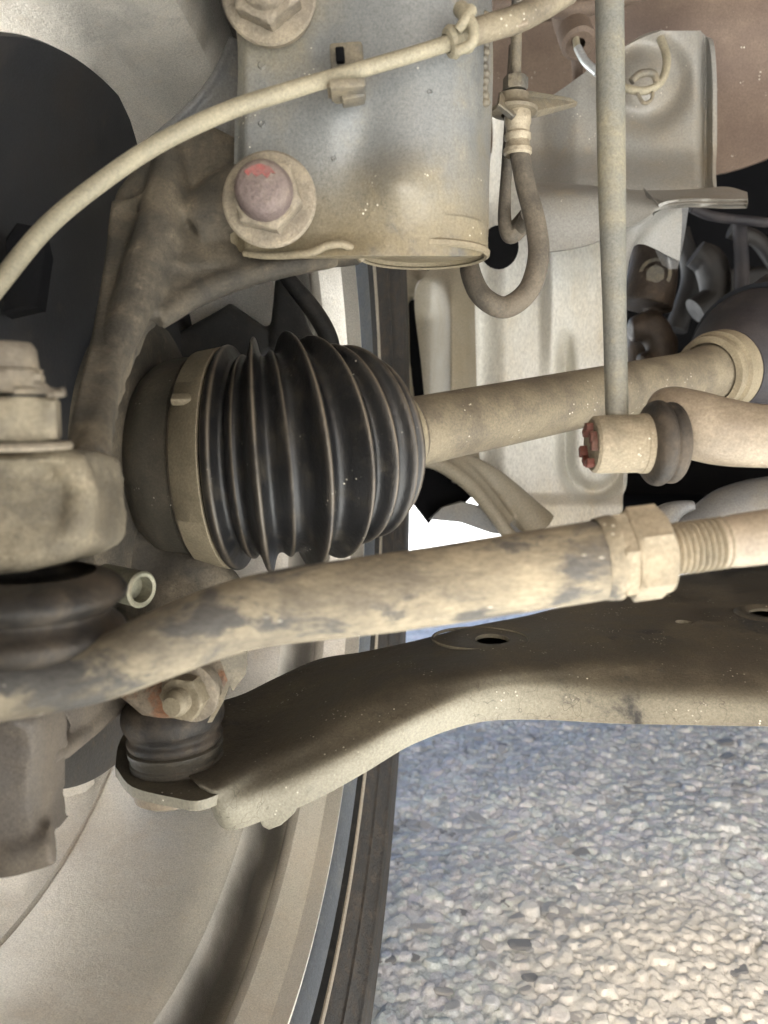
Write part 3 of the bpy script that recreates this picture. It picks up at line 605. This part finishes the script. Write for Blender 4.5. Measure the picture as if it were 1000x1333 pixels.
BP = [(.12, .049), (.125, .0512), (.132, .0520), (.255, .0522), (.262, .0538), (.274, .0545), (.290, .0538), (.302, .0505), (.314, .0475), (.328, .0466), (.340, .0482), (.354, .0486), (.366, .0470), (.382, .0468), (.398, .0500), (.410, .0542), (.420, .0552), (.430, .0542), (.442, .0496), (.456, .0462), (.476, .0456), (.496, .0472), (.510, .0474), (.526, .0456), (.546, .0452), (.566, .0470), (.582, .0522), (.592, .0536), (.603, .0526), (.617, .0480), (.634, .0450), (.656, .0446), (.680, .0472), (.700, .0502), (.712, .0504), (.726, .0476), (.742, .0438), (.760, .0434), (.782, .0458), (.800, .0458), (.816, .0428), (.840, .0418), (.860, .0430), (.876, .0424), (.890, .0396), (.905, .0372), (.925, .0374), (.945, .0352), (.960, .0300), (.972, .0230), (.982, .0180), (1.09, .0169), (1.10, .0155)]
bm = bmesh.new(); ringsweep(bm, smoothprof(BP, 4), 128); link('boot', tomesh(recalc(bm)), M['boot'], cv, sharp=80)
bm = bmesh.new(); ringsweep(bm, [(.132, .0515), (.134, .0532), (.137, .0537), (.249, .0541), (.252, .0536), (.254, .0515)], 128); big_c = link('large_clamp', tomesh(recalc(bm)), M['band'], cv)
_p, _a = axis_at(.187); _, _e1, _e2 = frame(_a); _q = _p+(_e1*math.cos(R(62))+_e2*math.sin(R(62))*1)*.0530
for _s in (1, -1):
    _q = _p+(_e1*math.cos(R(58))+_e2*_s*math.sin(R(58)))*.0508
    if _q.y < _p.y: bm = bmesh.new(); box(bm, _q, (.0085, .005, .0035), Matrix.Rotation(R(32), 4, 'X'), .0008); link('clamp_ear', tomesh(bm), M['band'], cv)
bm = bmesh.new(); ringsweep(bm, [(1.0, .0165), (1.002, .0182), (1.005, .0187), (1.075, .0187), (1.08, .0182), (1.085, .0150)], 80); link('small_clamp', tomesh(recalc(bm)), M['band'], cv)
bm = bmesh.new(); _, e1, e2 = frame(SD)
lathe(bm, P1, SD, [(0, 0), (0, .0147), (.02, .0147), ((SE-P1).length-.03, .0144), ((SE-P1).length-.012, .0158), ((SE-P1).length, .0172), ((SE-P1).length+.002, .0195), ((SE-P1).length+.05, .0195)], 64); link('shaft', tomesh(recalc(bm)), M['shaft'], cv)
bm = bmesh.new(); lathe(bm, SE, SD, [(-.004, .018), (-.003, .0215), (.0, .0225), (.003, .0215), (.004, .0238), (.014, .0242), (.016, .0225)], 64); link('inner_clamp', tomesh(recalc(bm)), M['band'], cv)
bm = bmesh.new(); lathe(bm, SE, SD, [(.014, .018), (.015, .0245), (.022, .028), (.032, .036), (.045, .043), (.052, .046), (.056, .045)], 64); link('inner_boot', tomesh(recalc(bm)), M['blue2'], cv)
bm = bmesh.new(); lathe(bm, SE, SD, [(.052, .040), (.054, .049), (.08, .051), (.11, .060), (.2, .063), (.2, 0)], 64); link('inner_housing', tomesh(recalc(bm)), M['blue'], cv)
# water drops hanging in the boot folds
for (px, py, r) in ((365, 716, .0022),):
    bm = bmesh.new(); ball(bm, W(px, py, .325), r, (.7, .7, 2.2), 14)
# hub bearing sleeves (green zinc)
for px, py, d, r, lab in ((170, 764, .295, .0068, 'olive zinc sleeve end sticking out right of the tie rod boot'), (238, 722, .375, .0080, 'olive zinc sleeve half hidden under the axle boot')):
    c = W(px, py, d); ax = Vector((.80, -.5, -.05)).normalized(); bm = bmesh.new()
    lathe(bm, c, ax, [(-.014, 0), (-.014, r*.95), (.004, r*.98), (.006, r), (.0065, r*.9), (.0062, r*.72), (.001, r*.68), (.001, 0)], 32); o = link('wheel_hub_bolt', tomesh(recalc(bm)), M['green']); tag(o, lab, 'bolt', 'olive zinc hub sleeves')
# dark hub casting under the boot
hub = thing('wheel_hub', 'dark cast wheel hub carrier between axle boot and tie rod', 'hub', W(220, 800, .37))
bm = bmesh.new(); tube(bm, [(150, 700, .37, .018), (200, 760, .37, .02), (240, 800, .365, .022), (250, 860, .36, .02)], 24); tube(bm, [(215, 735, .365, .010), (260, 745, .36, .009), (290, 760, .365, .008), (300, 790, .37, .01)], 18); tube(bm, [(255, 735, .36, .003), (263, 765, .355, .003), (250, 790, .355, .003)], 12)
link('carrier', remeshed(bm, .0015, 6, disp=.0012), M['cast'], hub)
# cable loop and dark pieces above the boot
bm = bmesh.new(); slab(bm, [(180, 470, .44), (215, 440, .44), (245, 425, .44), (290, 400, .44), (300, 393, .44), (350, 428, .44), (350, 470, .44)], .03, .003); slab(bm, [(352, 425, .44), (358, 360, .44), (385, 365, .44), (400, 420, .44), (420, 460, .44), (350, 460, .44)], .02, .003)
hubt = link('bearing_flange', remeshed(bm, .0018, 5), M['tyred'], hub)
bm = bmesh.new(); tube(bm, [(366, 352, .40, .0035), (385, 375, .40, .0042), (412, 410, .40, .0046), (428, 440, .40, .0046), (434, 470, .40, .0044)], 20)
tag(link('sensor_lead', tomesh(recalc(bm)), M['tyred']), 'short black rubber lead curving down behind the boot folds', 'cable')
# ------------------------------------------------------------------ tie rod
tr = thing('tie_rod', 'long dusty tie rod with flaking dark paint and hexagon lock nut', 'tie rod', W(500, 830, .22))
bm = bmesh.new(); tube(bm, [(-80, 905, .19, .0085), (-20, 897, .195, .0085), (60, 888, .2, .0078), (130, 872, .203, .0080), (200, 843, .206, .0088), (290, 808, .211, .0094), (360, 791, .215, .0100), (450, 779, .218, .0106), (560, 764, .22, .0109), (680, 745, .22, .0110), (800, 726, .22, .0110)], 48, 10)
link('outer_tube', tomesh(recalc(bm)), M['tube'], tr)
a, b2 = W(795, 726, .22), W(1010, 697, .222); rd = (b2-a).normalized()
bm = bmesh.new(); prism(bm, a, rd, .0046, .0126, 6, .10, .25, (0, 0, 1)); lathe(bm, a-rd*.0035, rd, [(0, .0112), (.002, .0116), (.0045, .0118)], 48); link('lock_collar', tomesh(recalc(bm)), M['rod'], tr)
bm = bmesh.new(); prism(bm, a+rd*.0044, rd, .0100, .0133, 6, .16, .0, (0, 0, 1)); link('lock_nut', tomesh(recalc(bm)), M['rod'], tr)
bm = bmesh.new(); pr = [(.012, 0)]; 
for k in range(12): pr += [(.012+k*.0017, .0059), (.012+k*.0017+.0006, .0073), (.012+k*.0017+.0009, .0073)]
pr += [(.0325, .0062), (.0325, 0)]
lathe(bm, a, rd, pr, 48); link('thread', tomesh(recalc(bm)), M['rod'], tr)
bm = bmesh.new(); lathe(bm, a, rd, [(.0295, .005), (.030, .0068), (.036, .0074), (.045, .0076), (.065, .0080), (.1, .0082), (.1, 0)], 48); link('inner_rod', tomesh(recalc(bm)), M['bar'], tr)
# tie rod end: housing, rubber boot, stud nut
te = thing('tie_rod_end', 'blurred tie rod ball joint with black rubber boot at the left edge', 'ball joint', W(25, 930, .19))
c = W(10, 870, .205)
bm = bmesh.new(); lathe(bm, c, (0, 0, 1), [(-.009, 0), (-.009, .010), (-.004, .0125), (.003, .0125), (.006, .010), (.006, 0)], 48); link('housing', remeshed(bm, .001, 8), M['castl'], te)
bm = bmesh.new(); tb = W(38, 850, .212)
pf = smoothprof([(-.002, .012), (0, .017), (.003, .0225), (.007, .0245), (.010, .0215), (.0118, .0205), (.0135, .0225), (.0165, .0250), (.020, .0225), (.022, .017)], 4)
lathe(bm, tb, (.03, 0, 1), pf, 64); link('rubber_boot', tomesh(recalc(bm)), M['rub'], te)
c = W(8, 585, .196)
bm = bmesh.new(); lathe(bm, c, (0, 0, 1), [(0, 0), (0, .0150), (.0008, .0155), (.0018, .0150), (.002, 0)], 40); link('washer', tomesh(recalc(bm)), M['bolt'], te)
bm = bmesh.new(); prism(bm, c+Vector((0, 0, .002)), (0, 0, 1), .0105, .0142, 6, .12, .3); link('stud_nut', tomesh(recalc(bm)), M['castl'], te)
bm = bmesh.new(); prism(bm, c+Vector((0, 0, .0135)), (0, 0, 1), .0055, .0105, 6, .2, .3); link('castle_crown', tomesh(recalc(bm)), M['bolt'], te)
bm = bmesh.new(); lathe(bm, c, (0, 0, 1), [(.012, 0), (.019, .0095), (.0195, .0085), (.024, .0080), (.0255, .007), (.026, 0)], 32); link('stud', tomesh(recalc(bm)), M['bolt'], te)
bm = bmesh.new(); tube(bm, [(20, 508, .184, .0009), (60, 508, .184, .0009), (72, 512, .184, .0010), (84, 510, .184, .0010)], 10); tube(bm, [(45, 500, .183, .0008), (58, 503, .183, .0008), (66, 515, .183, .0008)], 8); link('cotter_pin', tomesh(recalc(bm)), M['bolt'], te)
# ------------------------------------------------------------------ control arm (closed pressed section)
la = thing('control_arm', 'long pressed steel lower control arm with dusty front face coloured paler as if lit', 'control arm', WZ(600, 945, .18))
def zt(px): return .188+.030*sm(250, 620, px)+.004*sm(700, 1000, px)
ST = []   # station: back, top a, top b, crest, face, seam, bottom
def stn(back, ta, tb, crest, face, seam, bot, zb, under):
    z = zt(crest[0])
    return [WZ(*back, zt(back[0])+.000), WZ(*ta, zt(ta[0])-.001), WZ(*tb, zt(tb[0])), WZ(*crest, z-.001), WZ(*face, z-.005), WZ(*seam, z-.0105), WZ(*bot, z-.021), WZ(*bot, z-.021)+Vector((0, .003, .0005)), WZ(*back, zt(back[0])-.016)+Vector((0, -.004, 0))]
G = [stn((262, 918), (248, 960), (240, 1000), (258, 1022), (264, 1030), (268, 1038), (272, 1048), .172, 0),
     stn((312, 905), (295, 955), (285, 1000), (285, 1022), (287, 1040), (290, 1058), (294, 1080), .165, 0),
     stn((360, 882), (352, 915), (345, 955), (345, 982), (345, 1008), (347, 1035), (350, 1066), .166, 0),
     stn((415, 858), (412, 890), (408, 925), (408, 955), (408, 980), (408, 1008), (410, 1042), .172, 0),
     stn((475, 848), (475, 862), (475, 890), (475, 915), (475, 942), (475, 972), (475, 1006), .182, 0),
     stn((540, 834), (540, 850), (540, 866), (540, 886), (540, 910), (540, 938), (540, 968), .190, 0),
     stn((620, 814), (620, 830), (620, 850), (620, 872), (620, 892), (620, 912), (620, 941), .196, 0),
     stn((700, 798), (700, 815), (700, 840), (700, 864), (700, 884), (700, 904), (700, 937), .198, 0),
     stn((800, 768), (800, 802), (800, 834), (800, 858), (800, 880), (800, 904), (800, 942), .199, 0),
     stn((900, 745), (900, 790), (900, 826), (900, 852), (900, 878), (900, 905), (900, 944), .199, 0),
     stn((1010, 715), (1010, 772), (1010, 818), (1010, 846), (1010, 875), (1010, 905), (1010, 946), .199, 0),
     stn((1180, 670), (1180, 760), (1180, 805), (1180, 838), (1180, 870), (1180, 905), (1180, 948), .199, 0)]
G = np.array([[list(v) for v in r] for r in G]); Gc = np.concatenate([G, G[:, :1]], 1)
A = np.stack([cr(Gc[:, j], 8) for j in range(Gc.shape[1])], 1)
B = np.stack([np.vstack([cr(A[i][:7], 6), cr(A[i][7:9], 1), cr(A[i][8:10], 8)[1:]]) for i in range(A.shape[0])], 0)
bm = sheet(B, 0, True); vol = bm.calc_volume(signed=True)
if vol < 0: bmesh.ops.reverse_faces(bm, faces=bm.faces[:])
v0 = abs(vol); b2_ = bm.copy(); bmesh.ops.solidify(b2_, geom=b2_.faces[:], thickness=.002)
ext = max(v.co.z for v in b2_.verts)-max(v.co.z for v in bm.verts)
if ext > .0005: b2_.free(); b2_ = bm.copy(); bmesh.ops.solidify(b2_, geom=b2_.faces[:], thickness=-.002)
print('EXT', ext, max(v.co.z for v in b2_.verts)-max(v.co.z for v in bm.verts)); bm.free(); bm = b2_
def hole(px, py, rx, ry, z): 
    b_ = bmesh.new(); c = WZ(px, py, z); lathe(b_, c+Vector((0, 0, -.012)), (0, 0, 1), [(0, 0), (0, 1), (.03, 1), (.03, 0)], 32)
    for v in b_.verts: v.co.x = c.x+(v.co.x-c.x)*rx; v.co.y = c.y+(v.co.y-c.y)*ry
    return b_
me = cut(tomesh(bm), [hole(641, 828, .0085, .0105, .219), hole(890, 808, .0040, .0050, .221), hole(1012, 800, .014, .019, .222), hole(860, 770, .006, .006, .222)])
armo = link('arm_shell', me, M['arm'], la)
# raised ring round the drain hole, flange under the face, end plate
c = WZ(641, 828, .2185)
bm = bmesh.new(); pts = []
for k in range(33):
    t = 2*PI*k/32; pts.append([c.x-.006+.024*math.cos(t), c.y+.020*math.sin(t), .2172, .0009])
sweep(bm, pts, 10, .7, None, False); link('pressed_ring', tomesh(recalc(bm)), M['arm'], armo)
bm = bmesh.new(); pl = [(150, 998), (156, 965), (180, 935), (230, 915), (275, 915), (300, 935), (310, 985), (300, 1022), (262, 1042), (225, 1038), (172, 1024)]
pl = [tuple(v) for v in cr(pl+pl[:1], 5)[:-1]]; A_ = [WZ(x, y, .1855) for x, y in pl]; B_ = [p-Vector((0, 0, .004)) for p in A_]; va = [bm.verts.new(p) for p in A_]; vb = [bm.verts.new(p) for p in B_]
for k in range(len(pl)): bm.faces.new((va[k], vb[k], vb[(k+1) % len(pl)], va[(k+1) % len(pl)]))
bm.faces.new(va[::-1]); bm.faces.new(vb); recalc(bm); link('end_plate', tomesh(bm), M['arm'], la)
bm = bmesh.new(); slab(bm, [(336, 1062, .335), (392, 1040, .338), (384, 1058, .338), (366, 1074, .337), (350, 1080, .336), (342, 1076, .336)], .004, .0006); link('drip_tab', tomesh(recalc(bm)), M['arm'], la)
bm = bmesh.new(); lathe(bm, WZ(1012, 800, .2215)-Vector((0, 0, 0)), (0, 0, 1), [(0, .014), (.0015, .016), (.0015, .020), (0, .022)], 40); link('hole_collar', tomesh(recalc(bm)), M['arm'], armo)
bm = bmesh.new(); tube(bm, [(400, 1022, .336, .0009), (440, 998, .338, .0009), (480, 972, .340, .0009)], 8); link('face_seam', tomesh(recalc(bm)), M['arm'], armo)
# lower ball joint
bj = thing('lower_ball_joint', 'lower ball joint with black rubber boot seated in the control arm tip', 'ball joint', WZ(228, 1020, .18))
c = WZ(231, 995, .1850); ax = Vector((-.05, .0, 1)).normalized()
bm = bmesh.new(); lathe(bm, c, ax, smoothprof([(.0085, .015), (.0100, .0185), (.0125, .0195), (.0145, .0185), (.0160, .0188), (.0190, .0205), (.0230, .0208), (.0260, .0195), (.0285, .017), (.0290, .010)], 4), 64); link('rubber_boot', tomesh(recalc(bm)), M['rub'], bj)
bm = bmesh.new(); lathe(bm, c, ax, [(.000, .0178), (.001, .0182), (.0015, .0188), (.0035, .0190), (.0042, .0184), (.0062, .0186), (.0070, .0193), (.0092, .0195), (.0105, .017)], 64); link('boot_band', tomesh(recalc(bm)), M['cup'], bj)
bm = bmesh.new(); lathe(bm, WZ(222, 1008, .1815)+Vector((0, .0, 0)), ax, [(0, .0165), (-.004, .0168), (-.0045, .0158), (-.008, .0152), (-.0095, .013), (-.0105, .009), (-.0105, 0)], 48); link('ball_housing', tomesh(recalc(bm)), M['bar'], bj)
# ------------------------------------------------------------------ stabiliser link and sway bar
sk = thing('stabilizer_link', 'pale vertical stabilizer link rod with eye socket and ribbed rubber boot', 'stabilizer link', W(800, 610, .305))
bm = bmesh.new(); tube(bm, [(793, -60, .315, .0055), (796, 200, .312, .0054), (800, 400, .308, .0045), (803, 535, .305, .0043), (803, 560, .305, .004)], 32, 10); link('rod', tomesh(recalc(bm)), M['link'], sk)
bm = bmesh.new(); c = W(770, 579, .298); ax = Vector((.985, .06, .02)).normalized()
lathe(bm, c, ax, [(0, 0), (0, .0095), (.001, .0105), (.004, .0108), (.018, .0108), (.0185, .0112), (.0205, .0112), (.021, .008)], 48); link('eye_socket', tomesh(recalc(bm)), M['rod'], sk)
for k in range(7):
    bm = bmesh.new(); t = 2*PI*k/7+.25*math.sin(k*2.3); _, e1, e2 = frame(ax); box(bm, c-ax*.0004+(e1*math.cos(t)+e2*math.sin(t))*(.0066+.0005*math.sin(k*5)), (.0040+.001*math.sin(k*3), .0040, .0030), rot=Matrix.Rotation(t, 4, 'X'), bev=.0005); link('insert_tooth', tomesh(bm), M['redr'], sk)
bm = bmesh.new(); lathe(bm, c, ax, smoothprof([(.020, .009), (.021, .0130), (.0225, .0152), (.025, .0160), (.0268, .0152), (.0275, .0145), (.0285, .0150), (.031, .0150), (.033, .0128), (.034, .009)], 4), 56); link('rubber_boot', tomesh(recalc(bm)), M['rub'], sk)
sb = thing('sway_bar', 'thick tan sway bar arm entering from the right edge', 'sway bar', W(950, 610, .3))
bm = bmesh.new(); tube(bm, [(856, 540, .318, .0095), (872, 542, .314, .0118), (900, 552, .31, .0130), (940, 562, .305, .0128), (1000, 568, .3, .0118), (1150, 568, .29, .0118)], 40, 10); link('bar', tomesh(recalc(bm)), M['bar'], sb)
# ------------------------------------------------------------------ brake hose and bracket
bh = thing('brake_hose', 'grey brake hose hanging in a loop below its bracket', 'brake hose', W(655, 410, .37))
bm = bmesh.new(); tube(bm, [(676, 196, .375, .0046), (684, 240, .373, .0046), (697, 290, .37, .0048), (701, 335, .368, .0049), (688, 378, .366, .0050), (658, 400, .365, .0050), (630, 388, .366, .0049), (615, 362, .372, .0048), (610, 330, .385, .0045), (616, 290, .395, .0045)], 24, 10); link('hose', tomesh(recalc(bm)), M['hose'], bh)
bm = bmesh.new(); lathe(bm, W(674, 203, .375), (-.02, 0, 1), [(0, .0058), (.001, .0066), (.003, .0066), (.004, .0058), (.0065, .0055), (.0075, .0062), (.0095, .0062), (.0105, .0054), (.013, .0056), (.0145, .0062), (.018, .0062), (.02, .0058)], 32); link('ferrule', tomesh(recalc(bm)), M['brass'], bh)
bm = bmesh.new(); lathe(bm, W(669, 150, .375), (0, 0, 1), [(0, .006), (.001, .0105), (.0025, .0110), (.004, .0085), (.006, .007), (.009, .007), (.009, 0)], 36); link('collar', tomesh(recalc(bm)), M['shaft'], bh)
bm = bmesh.new(); prism(bm, W(671, 118, .372), (0, 0, 1), .006, .0058, 6, .2, .3); lathe(bm, W(671, 118, .372), (0, 0, 1), [(.005, .0025), (.04, .0025)], 16); link('union_nut', tomesh(recalc(bm)), M['clip'], bh)
bm = bmesh.new(); slab(bm, [(650, 120, .37), (690, 118, .38), (742, 128, .42), (752, 134, .43), (700, 148, .39), (668, 152, .365), (648, 136, .362)], .004, .001); link('hose_bracket', tomesh(recalc(bm)), M['clip'], bh)
bm = bmesh.new(); tube(bm, [(668, 60, .40, .0022), (664, 150, .40, .0026), (659, 230, .40, .0028), (657, 285, .40, .0034), (664, 306, .40, .0042), (676, 296, .40, .005), (690, 280, .39, .005)], 16, 8); link('rear_line', tomesh(recalc(bm)), M['hose'], bh)
bm = bmesh.new(); lathe(bm, W(650, 322, .50), (W(650, 322, .50)-Vector((0, 0, CAM_H))), [(0, 0), (0, .012), (.01, .012)], 28)
for v in bm.verts: v.co.z = W(650, 322, .5).z+(v.co.z-W(650, 322, .5).z)*1.1
link('panel_hole', tomesh(recalc(bm)), M['black'], body)
# brake pipe with bright bend and clip
bp_ = thing('brake_pipe', 'thin bright metal brake pipe with coiled end behind the link rod', 'brake pipe', W(800, 120, .5))
bm = bmesh.new(); tube(bm, [(749, 48, .52, .0022), (754, 68, .515, .0024), (770, 88, .51, .0024), (800, 108, .505, .0024), (828, 118, .50, .0025), (850, 115, .50, .0025), (864, 100, .505, .0026), (868, 75, .51, .0026), (860, 50, .515, .0026)], 14, 8); link('pipe', tomesh(recalc(bm)), M['cable'], bp_)
bm = bmesh.new(); tube(bm, [(752, 62, .513, .0026), (762, 80, .510, .0027), (778, 95, .506, .0027)], 12); link('bright_bend', tomesh(recalc(bm)), M['wire'], bp_)
bm = bmesh.new(); tube(bm, [(822, 106, .50, .0022), (834, 96, .50, .0024), (850, 96, .50, .0024), (856, 108, .50, .002)], 12); tube(bm, [(830, 122, .498, .0012), (838, 134, .498, .0012), (848, 130, .498, .0012), (850, 120, .498, .0012)], 8); link('pipe_clip', tomesh(recalc(bm)), M['clip'], bp_)
bm = bmesh.new(); lathe(bm, W(752, 52, .525), (.1, -.6, -.8), [(-.01, .006), (-.01, .0115), (.004, .0115), (.006, .009), (.005, .004)], 28); link('grommet', tomesh(recalc(bm)), M['liner2'], bp_)
# ------------------------------------------------------------------ sensor cable
sc = thing('sensor_cable', 'cream sensor cable sweeping across the knuckle and strut', 'cable', W(0, 370, .24))
bm = bmesh.new(); tube(bm, [(-40, 420, .235, .0029), (0, 368, .24, .0029), (60, 296, .247, .0029), (130, 238, .254, .0029), (210, 185, .26, .0029), (300, 143, .266, .0029), (380, 117, .27, .0028), (430, 102, .272, .0027), (500, 82, .274, .0026), (560, 64, .276, .0026), (590, 54, .278, .0027)], 24, 10, 1.0); link('cable', tomesh(recalc(bm)), M['cable'], sc)
bm = bmesh.new(); tube(bm, [(592, 52, .278, .0042), (630, 38, .28, .0044), (670, 26, .283, .0046), (700, 12, .287, .0046), (740, -12, .29, .0046)], 24); link('sleeve', tomesh(recalc(bm)), M['shaft'], sc)
bm = bmesh.new(); lathe(bm, W(582, 57, .277), (W(640, 36, .28)-W(582, 57, .277)), [(0, .003), (.0005, .0048), (.002, .0056), (.004, .0048), (.005, .0042), (.0065, .0052), (.008, .0052), (.009, .004)], 32); link('grommet', tomesh(recalc(bm)), M['cable'], sc)
bm = bmesh.new(); tube(bm, [(596, 66, .272, .0017), (614, 56, .270, .0019), (616, 36, .270, .0019), (606, 20, .272, .0024), (600, 12, .276, .0028)], 14); tube(bm, [(596, 40, .271, .0016), (606, 26, .27, .002), (612, 14, .273, .0024)], 12); link('cable_tie', tomesh(recalc(bm)), M['cable'], sc)
bm = bmesh.new(); box(bm, W(453, 95, .281), (.0115, .004, .0195), Matrix.Rotation(R(-4), 4, 'Y'), .0012); box(bm, W(453, 117, .272), (.0120, .012, .0032), Matrix.Rotation(R(-4), 4, 'Y'), .0008); box(bm, W(460, 128, .276), (.008, .008, .003), Matrix.Rotation(R(-10), 4, 'Y'), .0008); box(bm, W(432, 112, .275), (.003, .010, .005), None, .0006)
link('clamp_plate', tomesh(bm), M['clip'], sc)
bm = bmesh.new(); box(bm, W(443, 72, .277), (.003, .0025, .005), Matrix.Rotation(R(-4), 4, 'Y'), .0005); link('clamp_slot', tomesh(bm), M['black'], sc)
bm = bmesh.new(); box(bm, W(664, 40, .283), (.012, .006, .0016), Matrix.Rotation(R(-17), 4, 'Y'), .0004); link('sleeve_tab', tomesh(bm), M['bar'], sc)
